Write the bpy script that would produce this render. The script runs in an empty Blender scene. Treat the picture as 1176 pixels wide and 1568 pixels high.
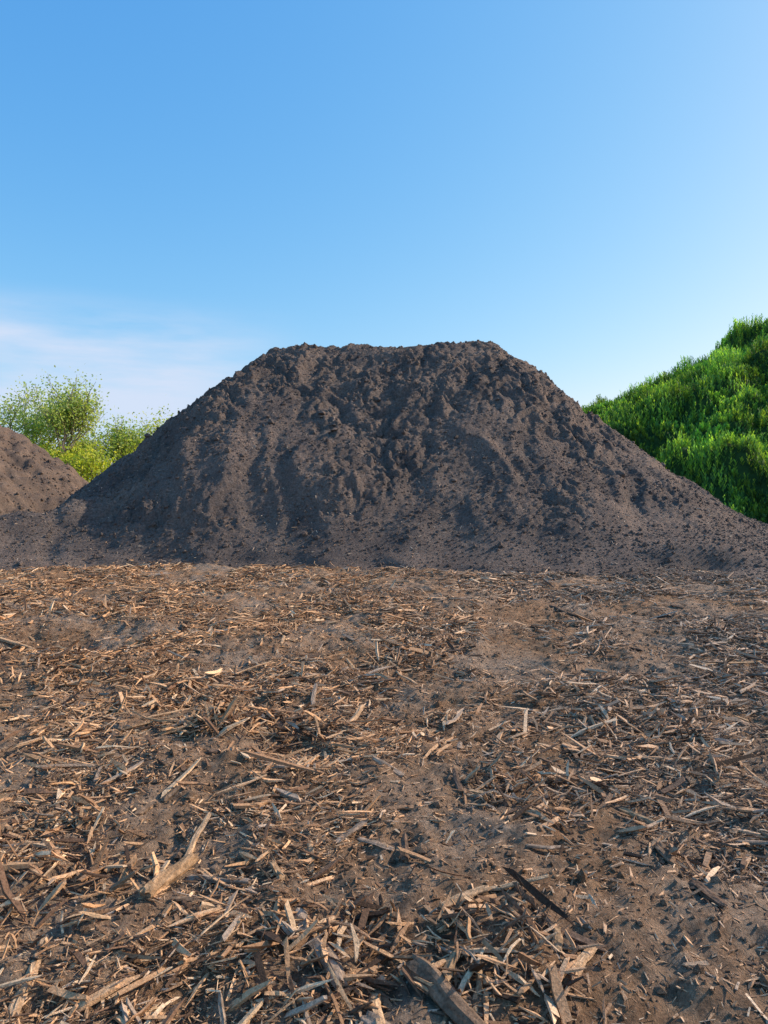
import bpy, math, random
import numpy as np
from mathutils import Vector
rng=np.random.default_rng(7); random.seed(7)
scene=bpy.context.scene
# ------------------------------------------------------------------ noise
_perm=np.random.default_rng(3).permutation(256); _perm=np.concatenate([_perm,_perm])
_ga=np.random.default_rng(4).uniform(0,2*np.pi,256); _gx=np.cos(_ga); _gy=np.sin(_ga)
def perlin(x,y,s=0):
    x=np.asarray(x,float)+s*17.31; y=np.asarray(y,float)+s*9.77
    xi=np.floor(x).astype(int); yi=np.floor(y).astype(int); xf=x-xi; yf=y-yi
    u=xf**3*(xf*(xf*6-15)+10); v=yf**3*(yf*(yf*6-15)+10)
    def g(ix,iy,dx,dy):
        h=_perm[_perm[ix&255]+(iy&255)]; return _gx[h]*dx+_gy[h]*dy
    a=g(xi,yi,xf,yf); b=g(xi+1,yi,xf-1,yf); c=g(xi,yi+1,xf,yf-1); d=g(xi+1,yi+1,xf-1,yf-1)
    return (a+(b-a)*u+((c+(d-c)*u)-(a+(b-a)*u))*v)*1.5
def fbm(x,y,o=4,s=0,gain=.5):
    r=0;a=1;f=1
    for i in range(o):
        r=r+a*perlin(x*f,y*f,s+i*3); a*=gain; f*=2.03
    return r
def sstep(a,b,x):
    t=np.clip((x-a)/(b-a),0,1); return t*t*(3-2*t)
# ------------------------------------------------------------------ terrain functions
TRX=[(1.30,7.1,.30,1.8,.16),(2.75,7.6,.28,1.5,.16)]
def trackmask(x,y,a=.8,b_=1.2):
    m=0
    for cx,cy,w,l,s in TRX: m=np.maximum(m,(1-sstep(w*a,w*b_,abs(x-cx-s*(y-cy))))*(1-sstep(l*a,l*b_,abs(y-cy))))
    return m
def ground_h(x,y):
    near=np.exp(-(np.hypot(x,y-6)/30)**2)
    z=.07*fbm(x*.45,y*.45,3,1)+near*(.045*fbm(x*2.0,y*2.0,3,2)+.022*fbm(x*8,y*8,3,5))
    z=z-.26*np.exp(-(((x+3.4)/.75)**2+((y-6.9)/.45)**2))+.16*np.exp(-(((x+3.0)/1.1)**2+((y-6.0)/.35)**2))
    z=z-.12*np.exp(-(((x+.62)/.28)**2+((y-4.15)/.22)**2))+.08*np.exp(-(((x+1.0)/.35)**2+((y-4.5)/.25)**2))
    z=z+.10*np.exp(-(((x+5.2)/1.6)**2+((y-11.6)/.5)**2))
    for cx,cy,w,l,s in TRX:
        c_=cx+s*(y-cy); m=(1-sstep(w*.7,w*1.3,abs(x-c_+.05*perlin(x*3,y*3,8))))*(1-sstep(l*.6,l*1.25,abs(y-cy)))
        wear=sstep(-.35,.45,perlin(x*1.6,y*1.6,13))
        z=z*(1-.6*m)-.025*m+.0085*m*wear*np.clip(2*np.sin((y+1.1*abs(x-c_)+.03*perlin(x*6,y*6,14))*2*np.pi/.20),-1,1)
    return z
def pile_h(x,y):
    wx=x+.22*perlin(x*.3,y*.3,21); wy=y+.35*perlin(x*.3,y*.3,22)
    dx=np.where(wx<-2.95,-2.95-wx,np.where(wx>3.1,wx-3.1,0.)); dy=wy-20
    d=np.hypot(dx,dy)
    w=.30+.20*sstep(1.5,6.5,x)+.05*sstep(-4,-8,x)
    Rd=6.98+np.where(x>0,-.62,-.86)*(dx/np.maximum(d,.01))**2*sstep(.3,2.5,dx)
    z=.75*w*np.log1p(np.exp(np.clip((Rd-d)/w,-30,30)))
    top=np.interp(x,[-5,-3.8,-3.2,-2.2,-1.2,0,1.2,2.4,3.1,3.9,5],[4.2,4.70,4.92,5.10,5.17,5.12,5.18,5.36,5.24,4.85,4.1])+.08*perlin(x*1.3,y*1.3,20)
    k=.24; z=-k*np.log(np.exp(-z/k)+np.exp(-top/k))
    yb=np.interp(x,[-12,-7,-4.4,0,3.3,5.9,9,13],[12.2,12.5,13.2,12.6,11.6,10.8,10.3,10.2])+.25*perlin(x*1.3,x*0+3,9)
    ap=.30*sstep(0,2.2,y-yb)*(1-sstep(24,27,y))*(1-sstep(11,14,abs(x)))
    ap2=.10*sstep(0,.35,y-yb)*(1-sstep(24,27,y))*(1-sstep(11,14,abs(x)))
    z=z+ap+ap2-.08-.5*sstep(26,28.5,y)-.5*sstep(13,15,abs(x))
    z=z+(.55+.3*perlin(x*.9,y*.9,24))*np.exp(-(((x+8.6)/2.2)**2+((y-14.8)/1.2)**2))
    body=sstep(.15,1.2,z); crest=sstep(4.6,5.15,z)
    q=x+.7*perlin(x*.6,y*.6,31)
    z=z+body*(.17*fbm(q*.65,y*.30,3,33)+.06*perlin(q*2.1,y*.50,35))*(1-.6*crest)
    ws=x+.30*perlin(x*1.1,y*1.1,41)+.06*perlin(x*5,y*5,39); wt=y+.30*perlin(x*1.1,y*1.1,42)+.06*perlin(x*5,y*5,40)
    mask=np.clip(sstep(-.18,.32,perlin(x*.42+3,y*.42,44)+.55*sstep(1.3,3.6,z)-.10),0,1)*(1-.45*crest)
    b1=np.sqrt(np.abs(perlin(ws*1.0,wt*1.6,45))+.015)
    b2=np.sqrt(np.abs(perlin(ws*2.6,wt*3.2,46))+.015)
    b3=np.abs(perlin(ws*6,wt*6.5,47))
    z=z+body*(.06+.94*mask)*(.25*(b1-.45)+.18*(b2-.45)+.10*(b3-.25))
    z=z+(.25+.75*body)*(.028*fbm(x*3.3,y*3.3,2,48)+.022*fbm(x*11,y*11,2,50))*(1-.3*crest)
    z=z-.20*np.exp(-(((x-5.6)/.8)**2+((y-12.0)/.25)**2))+.15*np.exp(-(((x-5.6)/.9)**2+((y-12.5)/.25)**2))
    z=z+.10*fbm(x*1.2,y*1.2,2,52)*sstep(-4.5,-6.5,x)*(1-sstep(.8,1.8,z))
    return z
def heap_h(x,y):
    d=np.hypot((x+17.5+.4*perlin(x*.4,y*.4,61)),(y-25)*.95)
    z=.70*.35*np.log1p(np.exp(np.clip((8.7-d)/.35,-30,30)))
    z=np.minimum(z,4.6)
    b=sstep(.1,.8,z)
    z=z-.12+b*(.20*fbm(x*.9,y*.9,3,62)+.30*(np.sqrt(np.abs(perlin(x*1.4,y*1.4,63))+.01)-.45)+.06*fbm(x*5,y*5,3,65))
    return z
def hill_h(x,y):
    R=np.interp(x,[4,7,9.7,12.5,15.0,15.6,16.3,17.5,19,24,34,44,52],[0,2.2,4.1,5.4,6.6,7.1,8.0,8.5,8.7,9.0,8.8,4,0])
    yb=np.interp(x,[4,8,12,20,50],[24,19,16.2,15,15])
    F=.56*(y-yb)
    Bk=.6*(49-y)
    k=.35
    z=-k*np.log(np.exp(-R/k)+np.exp(-np.clip(F,-3,20)/k)+np.exp(-np.clip(Bk,-3,20)/k))
    b=sstep(.2,1.5,z)
    z=z+b*(.40*fbm(x*.28,y*.33,2,71)+.60*(1-2*np.abs(perlin(x*.30+.16*y,y*.42,73)))+.8*(np.sqrt(np.abs(perlin(x*.45,y*.62,77))+.01)-.45)+.22*fbm(x*1.1,y*1.1,2,75))
    return z-.30
# ------------------------------------------------------------------ mesh helpers
def mesh_from(name,V,F,mats,smooth=True,col=None,mi=None):
    V=np.asarray(V,np.float32).reshape(-1,3); F=np.asarray(F,np.int32); k=F.shape[1]
    me=bpy.data.meshes.new(name)
    me.vertices.add(len(V)); me.vertices.foreach_set('co',V.ravel())
    me.loops.add(F.size); me.loops.foreach_set('vertex_index',F.ravel())
    me.polygons.add(len(F)); me.polygons.foreach_set('loop_start',np.arange(0,F.size,k,dtype=np.int32))
    try: me.polygons.foreach_set('loop_total',np.full(len(F),k,np.int32))
    except Exception: pass
    if mi is not None: me.polygons.foreach_set('material_index',np.asarray(mi,np.int32))
    me.polygons.foreach_set('use_smooth',np.full(len(F),smooth,bool))
    me.update(calc_edges=True)
    if col is not None:
        a=me.color_attributes.new('Col','FLOAT_COLOR','POINT')
        c=np.ones((len(V),4),np.float32); c[:,:3]=col; a.data.foreach_set('color',c.ravel())
    for m in mats: me.materials.append(m)
    ob=bpy.data.objects.new(name,me); scene.collection.objects.link(ob); return ob
def grid(name,xs,ys,fn,mat):
    X,Y=np.meshgrid(xs,ys); Z=fn(X,Y); ny,nx=X.shape
    i=np.arange(nx*ny).reshape(ny,nx)
    F=np.stack([i[:-1,:-1],i[:-1,1:],i[1:,1:],i[1:,:-1]],-1).reshape(-1,4)
    return mesh_from(name,np.stack([X,Y,Z],-1),F,[mat])
# ------------------------------------------------------------------ materials
def newmat(name):
    m=bpy.data.materials.new(name); m.use_nodes=True; nt=m.node_tree
    b=nt.nodes['Principled BSDF']; b.inputs['Roughness'].default_value=.9
    b.inputs['Specular IOR Level'].default_value=.15
    return m,nt,b
def noise(nt,vec,scale,detail=6,rough=.6):
    n=nt.nodes.new('ShaderNodeTexNoise'); n.inputs['Scale'].default_value=scale
    n.inputs['Detail'].default_value=detail; n.inputs['Roughness'].default_value=rough
    nt.links.new(vec,n.inputs['Vector']); return n.outputs['Fac']
def ramp(nt,fac,stops):
    r=nt.nodes.new('ShaderNodeValToRGB'); e=r.color_ramp.elements
    while len(e)<len(stops): e.new(.5)
    for k,(p,c) in enumerate(stops): e[k].position=p; e[k].color=(*c,1) if len(c)==3 else c
    nt.links.new(fac,r.inputs['Fac']); return r.outputs['Color']
def mix(nt,f,a,b,mode='MIX'):
    m=nt.nodes.new('ShaderNodeMix'); m.data_type='RGBA'; m.blend_type=mode
    for s,v in ((m.inputs[0],f),(m.inputs[6],a),(m.inputs[7],b)):
        if hasattr(v,'is_linked') or hasattr(v,'links'): nt.links.new(v,s)
        elif isinstance(v,(int,float)): s.default_value=v
        else: s.default_value=(*v,1)
    return m.outputs[2]
def coords(nt): return nt.nodes.new('ShaderNodeTexCoord').outputs['Object']
def bump(nt,b,h,strength,dist):
    n=nt.nodes.new('ShaderNodeBump'); n.inputs['Strength'].default_value=strength; n.inputs['Distance'].default_value=dist
    nt.links.new(h,n.inputs['Height']); nt.links.new(n.outputs[0],b.inputs['Normal'])
def math_(nt,op,a,b_):
    m=nt.nodes.new('ShaderNodeMath'); m.operation=op
    for s,v in ((m.inputs[0],a),(m.inputs[1],b_)):
        if isinstance(v,(int,float)): s.default_value=v
        else: nt.links.new(v,s)
    return m.outputs[0]
def soil(name,dark,light,speck=True,bs=.9,bd=.03):
    m,nt,b=newmat(name); c=coords(nt)
    n1=noise(nt,c,1.1,5,.6); n2=noise(nt,c,24,6,.75); n3=noise(nt,c,70,3,.8)
    base=ramp(nt,n2,[(.3,dark),(.7,light)])
    big=ramp(nt,n1,[(.3,(.62,.63,.66)),(.7,(1.35,1.28,1.20))])
    base=mix(nt,1.0,base,big,'MULTIPLY')
    if speck:
        s=ramp(nt,noise(nt,c,110,1,.5),[(.70,(0,0,0)),(.74,(1,1,1))])
        base=mix(nt,math_(nt,'MULTIPLY',s,.65),base,(.46,.42,.37))
    nt.links.new(base,b.inputs['Base Color'])
    h=math_(nt,'ADD',n2,math_(nt,'MULTIPLY',n3,.5)); bump(nt,b,h,bs,bd)
    return m
m_pile=soil('compost_soil',(.070,.055,.048),(.260,.209,.176),bs=1.0,bd=.05)
m_heap=soil('brown_soil',(.085,.062,.048),(.25,.185,.14),bd=.05)
m_ground,nt,b=newmat('dirt_ground'); c=coords(nt)
n2=noise(nt,c,14,7,.75); n3=noise(nt,c,75,4,.85); n1=noise(nt,c,.9,4,.6)
dirt=ramp(nt,n2,[(.3,(.12,.072,.042)),(.5,(.27,.168,.098)),(.7,(.48,.315,.19))])
grey=ramp(nt,n2,[(.3,(.18,.13,.093)),(.7,(.50,.385,.285))])
dirt=mix(nt,ramp(nt,n1,[(.43,(0,0,0)),(.60,(.9,.9,.9))]),dirt,grey)
dirt=mix(nt,1.0,dirt,ramp(nt,n3,[(.3,(.50,.48,.45)),(.65,(1.25,1.22,1.2))]),'MULTIPLY')
sp=nt.nodes.new('ShaderNodeSeparateXYZ'); nt.links.new(c,sp.inputs[0])
gm=nt.nodes.new('ShaderNodeMapRange'); gm.inputs[1].default_value=24; gm.inputs[2].default_value=28; nt.links.new(sp.outputs[1],gm.inputs[0])
grass=ramp(nt,noise(nt,c,.4,5),[(.3,(.12,.16,.02)),(.7,(.26,.28,.05))])
nt.links.new(mix(nt,gm.outputs[0],dirt,grass),b.inputs['Base Color'])
bump(nt,b,math_(nt,'ADD',n2,math_(nt,'MULTIPLY',n3,.6)),1.0,.035)
def woodmat(name,gr=1.0):
    m,nt,b=newmat(name); c=coords(nt)
    a=nt.nodes.new('ShaderNodeAttribute'); a.attribute_name='Col'
    n=noise(nt,c,90,4,.7)
    g=ramp(nt,n,[(.3,(.50,.47,.44)),(.6,(1.1,1.08,1.05))])
    nt.links.new(mix(nt,gr,a.outputs['Color'],g,'MULTIPLY'),b.inputs['Base Color'])
    bump(nt,b,n,.8,.007); b.inputs['Roughness'].default_value=.85; return m
m_chip=woodmat('splintered_wood'); m_log=woodmat('weathered_wood')
def leafmat(name,tl=.45):
    m,nt,b=newmat(name); a=nt.nodes.new('ShaderNodeAttribute'); a.attribute_name='Col'
    nt.links.new(a.outputs['Color'],b.inputs['Base Color']); b.inputs['Roughness'].default_value=.6
    t=nt.nodes.new('ShaderNodeBsdfTranslucent'); 
    tc=mix(nt,1.0,a.outputs['Color'],(1.35,1.35,.6),'MULTIPLY'); nt.links.new(tc,t.inputs[0])
    x=nt.nodes.new('ShaderNodeMixShader'); x.inputs[0].default_value=tl
    nt.links.new(b.outputs[0],x.inputs[1]); nt.links.new(t.outputs[0],x.inputs[2])
    nt.links.new(x.outputs[0],nt.nodes['Material Output'].inputs['Surface']); return m
m_leaf=leafmat('leaf'); m_weed=leafmat('weed_leaf',.4)
m_bark=woodmat('bark')
m_hill,nt,b=newmat('hill_soil'); c=coords(nt)
nt.links.new(ramp(nt,noise(nt,c,3,6,.7),[(.3,(.012,.035,.010)),(.7,(.04,.09,.02))]),b.inputs['Base Color'])
# ------------------------------------------------------------------ terrain
xs=np.concatenate([[-1500,-700,-300,-150,-80,-50,-35,-25,-18,-14,-11.5],np.linspace(-9.5,-3.1,190),np.linspace(-3.08,3.28,340),np.linspace(3.3,9.5,185),[11.5,14,18,25,35,50,80,150,300,700,1500]])
ys=np.concatenate([[-1500,-500,-150,-50,-20,-8,-3,-.5],np.linspace(.6,6,300),np.linspace(6.02,14,300),[14.3,15,16,18,21,25,30,37,46,60,80,120,200,400,900,1500,3000]])
grid('ground',xs,ys,ground_h,m_ground)
grid('compost_pile',np.linspace(-14.5,14.5,880),np.concatenate([np.linspace(10,20.6,500),np.linspace(20.7,28.4,90)]),pile_h,m_pile)
grid('soil_heap',np.linspace(-28,-7.5,260),np.linspace(14.5,36,260),heap_h,m_heap)
grid('grassy_hill',np.linspace(4,53,300),np.linspace(13.5,51,280),hill_h,m_hill)
# ------------------------------------------------------------------ chips
def rot(yaw,pitch,roll):
    cy,sy,cp,sp_,cr,sr=np.cos(yaw),np.sin(yaw),np.cos(pitch),np.sin(pitch),np.cos(roll),np.sin(roll)
    R=np.empty((len(yaw),3,3))
    R[:,0,0]=cy*cp;R[:,0,1]=-sy*cr-cy*sp_*sr;R[:,0,2]=sy*sr-cy*sp_*cr
    R[:,1,0]=sy*cp;R[:,1,1]=cy*cr-sy*sp_*sr;R[:,1,2]=-cy*sr-sy*sp_*cr
    R[:,2,0]=sp_;R[:,2,1]=cp*sr;R[:,2,2]=cp*cr
    return R
def chips(x,y,z,L,W,T,yaw,pitch,roll,col,S=2):
    n=len(x); t=np.linspace(-1,1,S)
    loc=np.empty((n,S,4,3))
    bend=rng.normal(0,.035,n)*L; bz=rng.normal(0,.03,n)*L
    for s in range(S):
        end=abs(t[s])==1
        e=rng.uniform(.30,1.0,n) if end else rng.uniform(.8,1.15,n)
        w=W*.5*e; h=T*.5*e*rng.uniform(.7,1.2,n)
        cx=t[s]*L*.5
        for k,(a,b_) in enumerate(((-1,-1),(1,-1),(1,1),(-1,1))):
            j=np.minimum(L*.12,W*1.2) if end else L*.02
            loc[:,s,k,0]=cx+rng.normal(0,1,n)*j
            loc[:,s,k,1]=bend*(t[s]**2)+a*w; loc[:,s,k,2]=bz*(t[s]**2)+b_*h
    V=np.einsum('nij,nskj->nski',rot(yaw,pitch,roll),loc); V[...,0]+=x[:,None,None];V[...,1]+=y[:,None,None];V[...,2]+=z[:,None,None]
    pat=[]
    for s in range(S-1):
        for k in range(4): k2=(k+1)%4; pat.append([s*4+k,s*4+k2,(s+1)*4+k2,(s+1)*4+k])
    pat.append([3,2,1,0]); o=(S-1)*4; pat.append([o,o+1,o+2,o+3])
    pat=np.array(pat); F=(pat[None]+(np.arange(n)*S*4)[:,None,None]).reshape(-1,4)
    C=np.repeat(col,S*4,axis=0); return V.reshape(-1,3),F,C
def surf(x,y): return np.maximum(ground_h(x,y),pile_h(x,y))
def clump(x,y): return sstep(-.10,.42,fbm(x*.8,y*.8,5,81,.65)+.14)
def chip_density(x,y,bare=.12):
    m=bare+(1-bare)*clump(x,y)
    m=m*(1-.88*trackmask(x,y,.6,1.6))
    over=pile_h(x,y)-ground_h(x,y)
    return m*np.where(over>.015,np.where(over<.10,.18,.008),1)
def wood_colors(n,x,y):
    pal=np.array([[.80,.49,.265],[.64,.38,.20],[.88,.62,.38],[.40,.235,.13],[.22,.13,.08],[.54,.40,.285],[.085,.055,.038]])
    p=np.array([.20,.21,.10,.21,.14,.07,.07]); c=pal[rng.choice(len(pal),n,p=p)]*rng.uniform(.68,1.12,(n,1))
    g=sstep(-1.8,4.0,x+.8*perlin(x*.5,y*.5,85))[:,None]*.60
    lum=c.mean(1,keepdims=True)*np.array([[1.12,.94,.77]])*.90
    return c*(1-g)+lum*g
def sample(n,ymin,ymax,ybias=1.0,pad=1.2,bare=.12):
    X=[];Y=[];tot=0
    while tot<n:
        y=ymin+(ymax-ymin)*rng.random(n)**ybias; x=rng.uniform(-1,1,n)*9
        ok=(abs(x)<.60*y+pad); x=x[ok];y=y[ok]
        ok=(rng.random(len(x))<chip_density(x,y,bare)); X.append(x[ok]);Y.append(y[ok]);tot+=ok.sum()
    return np.concatenate(X)[:n],np.concatenate(Y)[:n]
Vs=[];Fs=[];Cs=[];off=0
def add(r):
    global off
    Vs.append(r[0]);Fs.append(r[1]+off);Cs.append(r[2]);off+=len(r[0])
def layer(n,y0,y1,yb,L0,sg,wr,S,pit,lift,bare,wcap=.024):
    x,y=sample(n,y0,y1,yb,1.2,bare); L=L0*np.exp(rng.normal(0,sg,n)); W=np.clip(L*rng.uniform(*wr,n),.002,wcap); T=W*rng.uniform(.25,.7,n)
    base=perlin(x*.7,y*.7,88)*2.2; yaw=base+rng.normal(0,.75,n)
    yaw=np.where(rng.random(n)<.35,rng.uniform(0,6.28,n),yaw)
    pitch=rng.normal(0,pit,n); roll=rng.normal(0,.5,n)
    z=surf(x,y)+T*.3+np.abs(np.sin(pitch))*L*.30+rng.random(n)*lift*clump(x,y)
    add(chips(x,y,z,L,W,T,yaw,pitch,roll,wood_colors(n,x,y),S))
layer(115000,1.3,8,1.2,.017,.45,(.10,.40),2,.28,.014,.35)
layer(86000,1.3,14.2,.9,.036,.45,(.06,.25),2,.24,.022,.12)
layer(24000,1.3,14.2,.8,.070,.42,(.05,.22),3,.20,.028,.06)
layer(5200,1.3,14.2,.75,.125,.35,(.04,.16),4,.16,.035,.08,.026)
layer(620,1.9,14.2,.7,.24,.30,(.03,.09),4,.12,.035,.10)
for (cx,cy,r,n) in [(-1.0,4.5,.32,420),(-.55,4.45,.25,160),(-3.2,6.1,.9,700),(.75,3.5,.35,300),(-.2,2.35,.30,220),(-4.8,9,1.0,600),(2.6,9.6,.6,300),(-1.4,2.8,.5,350),(.35,2.3,.30,220),(-1.9,5.3,.6,400),(-2.6,8.5,.8,500),(.2,6.3,.4,260),(-.3,9.5,.9,600),(3.8,7,.6,300),(1.6,4.4,.4,250)]:
    a=rng.uniform(0,6.28,n); rr=r*np.sqrt(rng.random(n)); x=cx+rr*np.cos(a); y=cy+rr*np.sin(a)
    L=.075*np.exp(rng.normal(0,.4,n)); W=L*rng.uniform(.06,.2,n); T=W*.5
    p=rng.normal(.12,.36,n); z=surf(x,y)+np.abs(np.sin(p))*L*.4+rng.random(n)*.06*(1-(rr/r)**2)
    add(chips(x,y,z,L,W,T,rng.uniform(0,6.28,n),p,rng.normal(0,.5,n),wood_colors(n,x,y)*.9,3))
mulch=mesh_from('wood_mulch',np.concatenate(Vs),np.concatenate(Fs),[m_chip],False,np.concatenate(Cs))
# ------------------------------------------------------------------ clods
ph=(1+5**.5)/2
ico=np.array([(-1,ph,0),(1,ph,0),(-1,-ph,0),(1,-ph,0),(0,-1,ph),(0,1,ph),(0,-1,-ph),(0,1,-ph),(ph,0,-1),(ph,0,1),(-ph,0,-1),(-ph,0,1)])/1.9
icf=np.array([(0,11,5),(0,5,1),(0,1,7),(0,7,10),(0,10,11),(1,5,9),(5,11,4),(11,10,2),(10,7,6),(7,1,8),(3,9,4),(3,4,2),(3,2,6),(3,6,8),(3,8,9),(4,9,5),(2,4,11),(6,2,10),(8,6,7),(9,8,1)])
def clods(name,n,xr,yr,fn,size,mat,minz=.1,thr=-.1,wedge=False):
    x=rng.uniform(*xr,n*3);y=rng.uniform(*yr,n*3);z=fn(x,y)
    ok=(z>minz)&(perlin(x*.6,y*.6,44)+rng.normal(0,.3,len(x))>thr)
    if wedge: ok&=abs(x)<.6*y+.6
    x,y,z=x[ok][:n],y[ok][:n],z[ok][:n]; m=len(x)
    s=size*np.exp(rng.normal(0,.5,m))
    V=ico[None]*rng.uniform(.6,1.3,(m,12,1))*s[:,None,None]*rng.uniform(.7,1.3,(m,1,3))
    V[...,0]+=x[:,None];V[...,1]+=y[:,None];V[...,2]+=(z+s*.1)[:,None]
    F=(icf[None]+(np.arange(m)*12)[:,None,None]).reshape(-1,3)
    return mesh_from(name,V,F,[mat],False)
pile=bpy.data.objects['compost_pile']; heap=bpy.data.objects['soil_heap']
for o in (clods('clods',1800,(-10,10),(12,20),pile_h,.024,m_pile,.3),clods('crumbs',46000,(-11,11),(10.5,20.3),pile_h,.011,m_pile,.0,-.6)): o.parent=pile
o=clods('clods_brown',4000,(-18,-9),(16,26),heap_h,.025,m_heap,.0,-.6); o.parent=heap
o=clods('dirt_crumbs',26000,(-6,6),(1.3,9),ground_h,.006,m_ground,-9,-9,True); o.parent=bpy.data.objects['ground']
x,y=rng.uniform(-10,10,5000),rng.uniform(10.8,20,5000); z=pile_h(x,y); k=z>.05; x,y,z=x[k],y[k],z[k]; n=len(x)
L=rng.uniform(.02,.07,n); r=chips(x,y,z+.008,L,L*.3,L*.15,rng.uniform(0,6,n),rng.normal(0,.5,n),rng.normal(0,.5,n),np.array([[.38,.31,.24]])*rng.uniform(.6,1.6,(n,1)),2)
o=mesh_from('wood_bits',r[0],r[1],[m_chip],False,r[2]); o.parent=pile
# ------------------------------------------------------------------ larger branches / logs
def log(name,p0,p1,r,lift=0,col=(.16,.115,.085),flat=.8,rag=.25,mat=None,wander=.015,S=26,K=16):
    mat=mat or m_log
    p0=np.array([*p0,0.]);p1=np.array([*p1,0.]); seed=rng.integers(0,99)
    p0[2]=ground_h(p0[0],p0[1])+r*.6*flat; p1[2]=ground_h(p1[0],p1[1])+r*.6*flat+lift
    d=p1-p0; L=np.linalg.norm(d); d/=L; u=np.cross(d,[0,0,1]);u/=np.linalg.norm(u); w=np.cross(u,d)
    t=np.linspace(0,1,S)[:,None]; k=np.arange(K)[None,:]; a=2*np.pi*k/K
    c=p0+d*L*t+u*wander*L*perlin(t*2.3,seed*1.7+t*0)*2+w*wander*.6*L*perlin(t*2.3,seed*1.7+9+t*0)
    taper=(1-.25*t)*(.75+.25*np.minimum(1,np.minimum(t,1-t)*14+.15))
    rr=r*taper*(1+rag*perlin(np.cos(a)*1.3+seed+t*0,np.sin(a)*1.3+t*1.2)+.20*perlin(k*1.7+seed+t*0,t*3+k*0)+.08*perlin(k*2.3+t*0,t*14+seed+k*0))
    en=np.where((t==0)|(t==1),3,.2)*(rag*.9*perlin(k*.9+t*0,seed*1.3+t*25+k*0))*r
    V=c[:,None,:]+(np.cos(a)*rr)[...,None]*u+(np.sin(a)*rr*flat)[...,None]*w+en[...,None]*d
    C=(.6+1.1*np.abs(perlin(k*1.1+seed+t*0,t*4+k*0)))[...,None]*np.array(col)
    V=np.concatenate([V.reshape(-1,3),[p0,p1]]); C=np.concatenate([C.reshape(-1,3),[[.34,.22,.135]]*2])
    F=[]
    for i in range(S-1):
        for j in range(K): j2=(j+1)%K; F.append([i*K+j,i*K+j2,(i+1)*K+j2,(i+1)*K+j])
    n0=S*K
    me=bpy.data.meshes.new(name); faces=F+[[n0,(j+1)%K,j] for j in range(K)]+[[n0+1,(S-1)*K+j,(S-1)*K+(j+1)%K] for j in range(K)]
    me.from_pydata([tuple(v) for v in V],[],faces); at=me.color_attributes.new('Col','FLOAT_COLOR','POINT')
    at.data.foreach_set('color',np.concatenate([C,np.ones((len(V),1))],1).astype(np.float32).ravel())
    me.materials.append(mat); o=bpy.data.objects.new(name,me); scene.collection.objects.link(o)
    return o
tan=(.62,.41,.24); dk=(.15,.10,.07); gr=(.38,.285,.21)
log('broken_log',(-.32,2.55),(-.13,2.17),.032,.03,gr)
log('broken_log',(.10,2.27),(.32,1.92),.038,.03,(.22,.15,.10))
log('broken_log',(-.06,2.06),(.22,1.80),.032,.02,gr)
log('broken_log',(-.03,2.22),(-.01,1.90),.018,.03,tan,.5)
log('broken_log',(-.91,2.63),(-.80,2.92),.034,.015,(.42,.27,.15))
for a in [((-.86,2.9),(-.80,3.22),.016,.05,tan),((-.8,2.82),(-.53,2.74),.02,.01,gr),((-.33,4.2),(-.14,4.75),.022,.10,tan),((.21,2.56),(.40,2.64),.02,0.02,tan),
          ((.40,2.66),(.62,2.62),.012,.03,tan),((.82,4.85),(1.22,3.8),.015,.03,dk),((-1.13,2.1),(-1.19,2.42),.020,.02,tan),((2.73,6.05),(3.2,6.1),.018,.05,tan),
          ((3.0,6.9),(3.4,5.9),.02,.04,dk),((-.5,4.9),(-.52,5.3),.018,.05,gr),((1.2,2.7),(1.24,2.52),.024,0.01,dk),((-1.6,4.7),(-1.15,4.95),.013,0,tan),((-1.0,3.95),(-.75,4.0),.022,0,dk),
          ((-2.2,4.1),(-1.85,4.05),.02,0,dk),((1.5,3.1),(1.9,3.0),.016,.01,gr),((.6,2.2),(.72,2.35),.018,.0,tan),((1.35,2.25),(1.25,2.08),.022,0,gr),((-4.3,7.4),(-3.5,7.2),.03,0,tan),((2.1,9.0),(2.5,8.0),.02,0,dk),
          ((-1.25,5.75),(-.95,6.0),.012,.05,tan),((.1,5.9),(.25,5.5),.012,.04,tan)]:
    log('broken_branch',a[0],a[1],a[2],a[3],a[4],.55,.35,None,.02)
cols=[tan,gr,(.50,.33,.19),(.26,.18,.12),(.16,.11,.08)]
for i in range(110):
    y=random.uniform(1.9,9)**1; x=random.uniform(-1,1)*(.58*y+.2)
    if trackmask(np.array(x),np.array(y),.9,1.5)>.1: continue
    a=random.uniform(0,3.14); L=random.uniform(.07,.19)
    o=log('bark_chunk',(x,y),(x+L*math.cos(a),y+L*math.sin(a)),random.uniform(.010,.020),random.uniform(0,.03),random.choice(cols),random.uniform(.4,.8),.45,m_chip,.02,9,9); o.parent=mulch
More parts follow.
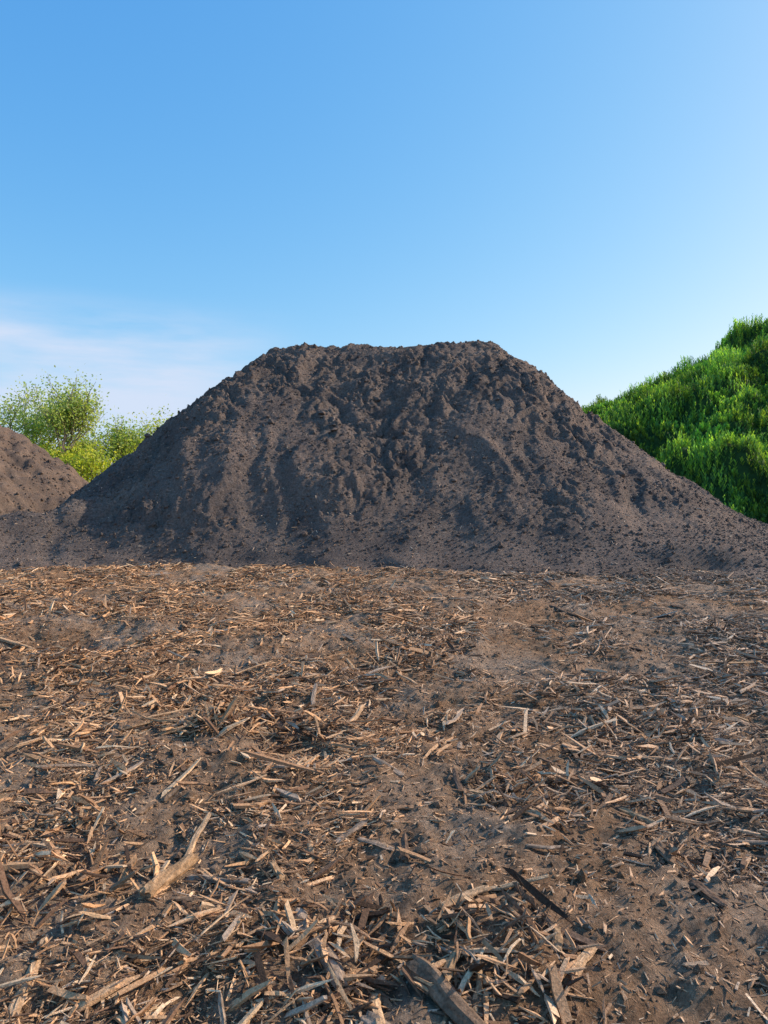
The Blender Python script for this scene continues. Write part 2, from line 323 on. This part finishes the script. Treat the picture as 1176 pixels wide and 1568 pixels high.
# ------------------------------------------------------------------ vegetation
def quads(base,dirv,side,L,W,col):
    mid=base+dirv*L[:,None]*.45
    V=np.stack([base,mid+side*W[:,None]*.5,base+dirv*L[:,None],mid-side*W[:,None]*.5],1)
    n=len(base); F=np.arange(n*4).reshape(n,4); return V.reshape(-1,3),F,np.repeat(col,4,axis=0)
def unit(v): return v/np.linalg.norm(v,axis=1,keepdims=True)
def weeds(name,n,fx,fn,hmin,hmax,pal,mat,leaves=16,ll=.17,lw=.045,up0=.55):
    x,y=fx(n); z=fn(x,y); n=len(x)
    H=rng.uniform(hmin,hmax,n)*(.6+.8*sstep(-.4,.5,perlin(x*.8,y*.8,91)))
    lean=np.stack([rng.normal(-.08,.16,n),rng.normal(-.05,.16,n),np.ones(n)],1)
    k=leaves; t=np.tile(np.linspace(.1,1,k),n); I=np.repeat(np.arange(n),k)
    base=np.stack([x,y,z-.03],1)[I]+lean[I]*(H[I]*t)[:,None]
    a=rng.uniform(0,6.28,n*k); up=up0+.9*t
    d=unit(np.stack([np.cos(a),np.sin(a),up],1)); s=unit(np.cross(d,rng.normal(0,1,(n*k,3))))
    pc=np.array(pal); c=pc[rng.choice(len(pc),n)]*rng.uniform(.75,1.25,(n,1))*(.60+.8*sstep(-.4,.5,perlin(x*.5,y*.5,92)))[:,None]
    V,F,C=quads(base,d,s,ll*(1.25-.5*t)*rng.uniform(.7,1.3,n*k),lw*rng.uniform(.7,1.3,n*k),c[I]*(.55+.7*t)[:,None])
    return mesh_from(name,V,F,[mat],False,C)
def hillpts(n):
    x=rng.uniform(6,31,n);y=rng.uniform(14.5,45,n); z=hill_h(x,y)
    k=(z>.05)&(x<.62*y+2)
    return x[k],y[k]
gp=[(.17,.33,.05),(.24,.44,.06),(.10,.23,.06),(.36,.54,.065),(.12,.27,.08)]
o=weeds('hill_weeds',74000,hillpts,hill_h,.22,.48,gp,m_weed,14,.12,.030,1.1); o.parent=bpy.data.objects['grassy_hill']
def field(n):
    x=rng.uniform(-34,2,n);y=28+rng.random(n)*18; return x,y
weeds('meadow_grass',18000,field,lambda x,y:x*0.0,.5,1.1,[(.38,.40,.04),(.32,.38,.04),(.46,.42,.06),(.22,.30,.03)],m_weed,9,.35,.06)
def tree(name,x,y,H,spread,pal,leafn,lsz,levels=4,trunk=.14,dens=1.0,asp=1.0):
    V=[];F=[];tips=[]
    def seg(p,q,r0,r1,K=6):
        d=(q-p).normalized(); u=d.orthogonal().normalized(); w=d.cross(u); b0=len(V)
        for c_,r in ((p,r0),(q,r1)):
            for k in range(K):
                a=6.283*k/K; V.append(c_+u*math.cos(a)*r+w*math.sin(a)*r)
        for k in range(K): F.append((b0+k,b0+(k+1)%K,b0+K+(k+1)%K,b0+K+k))
    def grow(p,d,L,r,lv):
        n=3; q=p
        for i in range(n):
            d=(d+Vector((random.gauss(0,.13),random.gauss(0,.13),random.gauss(.10,.08)))).normalized()
            q2=q+d*L/n; seg(q,q2,r*(1-.25*i/n),r*(1-.25*(i+1)/n)); q=q2
            if lv<=1: tips.append(q.copy())
            if lv>0 and i>0 and (lv<levels or i==2): 
                grow(q,(d+Vector((random.gauss(0,.7),random.gauss(0,.7),random.uniform(-.2,.5)))).normalized(),L*.6,r*.5,lv-1)
        if lv>0:
            for _ in range(3 if lv>1 else 2):
                grow(q,(d+Vector((random.gauss(0,.5)*spread,random.gauss(0,.5)*spread,random.uniform(-.1,.5)))).normalized(),L*random.uniform(.6,.9),r*.55,lv-1)
        else: tips.append(q.copy())
    stems=1 if trunk>.095 else 4
    for s in range(stems):
        grow(Vector((random.gauss(0,.2),random.gauss(0,.2),0))*(s>0),Vector((random.gauss(0,.1+.3*(stems>1)),random.gauss(0,.1+.3*(stems>1)),1)).normalized(),H*.26,trunk,levels)
    zt=max(t.z for t in tips); sc=H/zt
    Vn=np.array([tuple(v) for v in V]); T=np.array([tuple(t) for t in tips])
    for A in (Vn,T): A[:,2]*=sc; A[:,0]*=sc*asp; A[:,1]*=sc*asp; A+=np.array([x,y,-.05])
    n=leafn; I=rng.integers(0,len(T),n); pos=T[I]+rng.normal(0,1,(n,3))*np.array([.22,.22,.20])*dens
    d=unit(rng.normal(0,1,(n,3))+[0,0,.3]); s=unit(np.cross(d,rng.normal(0,1,(n,3))))
    pc=np.array(pal); cl=pc[rng.choice(len(pc),len(T))][I]*rng.uniform(.75,1.25,(n,1))
    LV,LF,LC=quads(pos,d,s,lsz*rng.uniform(.6,1.3,n),lsz*.6*rng.uniform(.6,1.3,n),cl)
    nb=len(Vn); FF=np.concatenate([np.array(F),LF+nb]); mi=np.concatenate([np.zeros(len(F)),np.ones(len(LF))])
    CC=np.concatenate([np.tile([[.26,.22,.18]],(nb,1)),LC])
    return mesh_from(name,np.concatenate([Vn,LV]),FF,[m_bark,m_leaf],False,CC,mi)
lt=[(.38,.48,.13),(.46,.54,.17),(.28,.40,.10),(.50,.55,.22)]
dkp=[(.12,.23,.05),(.20,.32,.06),(.34,.42,.07),(.09,.17,.04)]
ye=[(.46,.52,.07),(.36,.46,.07),(.54,.54,.09)]
tree('slender_tree',-20.6,43,8.0,.8,lt,5200,.18,4,.10,1.5,1.1)
tree('slender_tree',-23.2,45,7.8,.8,lt,5200,.18,4,.10,1.5,1.1)
tree('slender_tree',-18.0,47,5.8,.7,lt,3600,.18,4,.10,1.6,.9)
for k,(px,py,h,pal) in enumerate([(-22.5,40,3.2,dkp),(-19.8,40,3.4,dkp),(-18.2,42,3.6,ye),(-18.6,46,4.6,lt),(-16.4,48,5.3,lt),(-15.4,47,4.0,ye),(-14.2,50,5.8,ye),(-12.6,50,6.6,ye),(-20.8,44,4.2,ye),(-25.5,41,3.8,dkp),(-10.5,52,6.6,dkp),(-28,44,4.8,dkp),(-14.0,48,3.8,dkp)]):
    tree('leafy_shrub',px,py,h,1.3,pal,4600,.18,3,.05,1.9,1.0)
# ------------------------------------------------------------------ light
el,az=math.radians(32),math.radians(72)
sv=Vector((math.sin(az)*math.cos(el),math.cos(az)*math.cos(el),math.sin(el)))
sd=bpy.data.lights.new('sun','SUN'); sd.energy=5.0; sd.angle=math.radians(.5); sd.color=(1,.88,.72)
so=bpy.data.objects.new('sun',sd); so.rotation_euler=sv.to_track_quat('Z','Y').to_euler(); scene.collection.objects.link(so)
w=bpy.data.worlds.new('World'); scene.world=w; w.use_nodes=True; nt=w.node_tree
bg=nt.nodes['Background']; sky=nt.nodes.new('ShaderNodeTexSky'); sky.sky_type='NISHITA'; sky.sun_disc=False
sky.sun_elevation=el; sky.sun_rotation=az; sky.air_density=1.0; sky.dust_density=1.2; sky.ozone_density=2.0
ST=.12
sc_=nt.nodes.new('ShaderNodeSeparateColor'); nt.links.new(sky.outputs[0],sc_.inputs[0])
cc=nt.nodes.new('ShaderNodeCombineColor')
for i,(kk,pw) in enumerate(((1.55,1.25),(1.18,.70),(1.15,.32))):
    v=math_(nt,'POWER',math_(nt,'MULTIPLY',sc_.outputs[i],ST),pw); nt.links.new(math_(nt,'MULTIPLY',v,kk/ST),cc.inputs[i])
tc=nt.nodes.new('ShaderNodeTexCoord'); mp=nt.nodes.new('ShaderNodeMapping'); mp.inputs['Scale'].default_value=(2.2,2.2,13); mp.inputs['Rotation'].default_value=(0,.12,0)
nt.links.new(tc.outputs['Generated'],mp.inputs[0])
cf=ramp(nt,noise(nt,mp.outputs[0],1.6,6,.55),[(.28,(0,0,0)),(.60,(1,1,1))])
sx=nt.nodes.new('ShaderNodeSeparateXYZ'); nt.links.new(tc.outputs['Generated'],sx.inputs[0])
def mr(v,a,b_):
    m=nt.nodes.new('ShaderNodeMapRange'); m.interpolation_type='SMOOTHSTEP'; m.inputs[1].default_value=a; m.inputs[2].default_value=b_; nt.links.new(v,m.inputs[0]); return m.outputs[0]
ma=math_(nt,'MULTIPLY',mr(sx.outputs[0],-.08,-.30),mr(sx.outputs[2],.245,.17))
cf2=math_(nt,'MULTIPLY',math_(nt,'MULTIPLY',cf,ma),.9)
col=mix(nt,cf2,cc.outputs[0],(.68/ST,.77/ST,.95/ST))
nt.links.new(col,bg.inputs[0]); bg.inputs[1].default_value=ST
scene.view_settings.view_transform='Standard'; scene.view_settings.look='None'; scene.view_settings.exposure=0
cd=bpy.data.cameras.new('camera'); cd.sensor_fit='VERTICAL'; cd.sensor_height=36; cd.lens=25; cd.clip_end=6000; cd.clip_start=.05
co=bpy.data.objects.new('camera',cd); co.location=(0,0,1.6); co.rotation_euler=(math.radians(90-2.6),0,0); scene.collection.objects.link(co); scene.camera=co
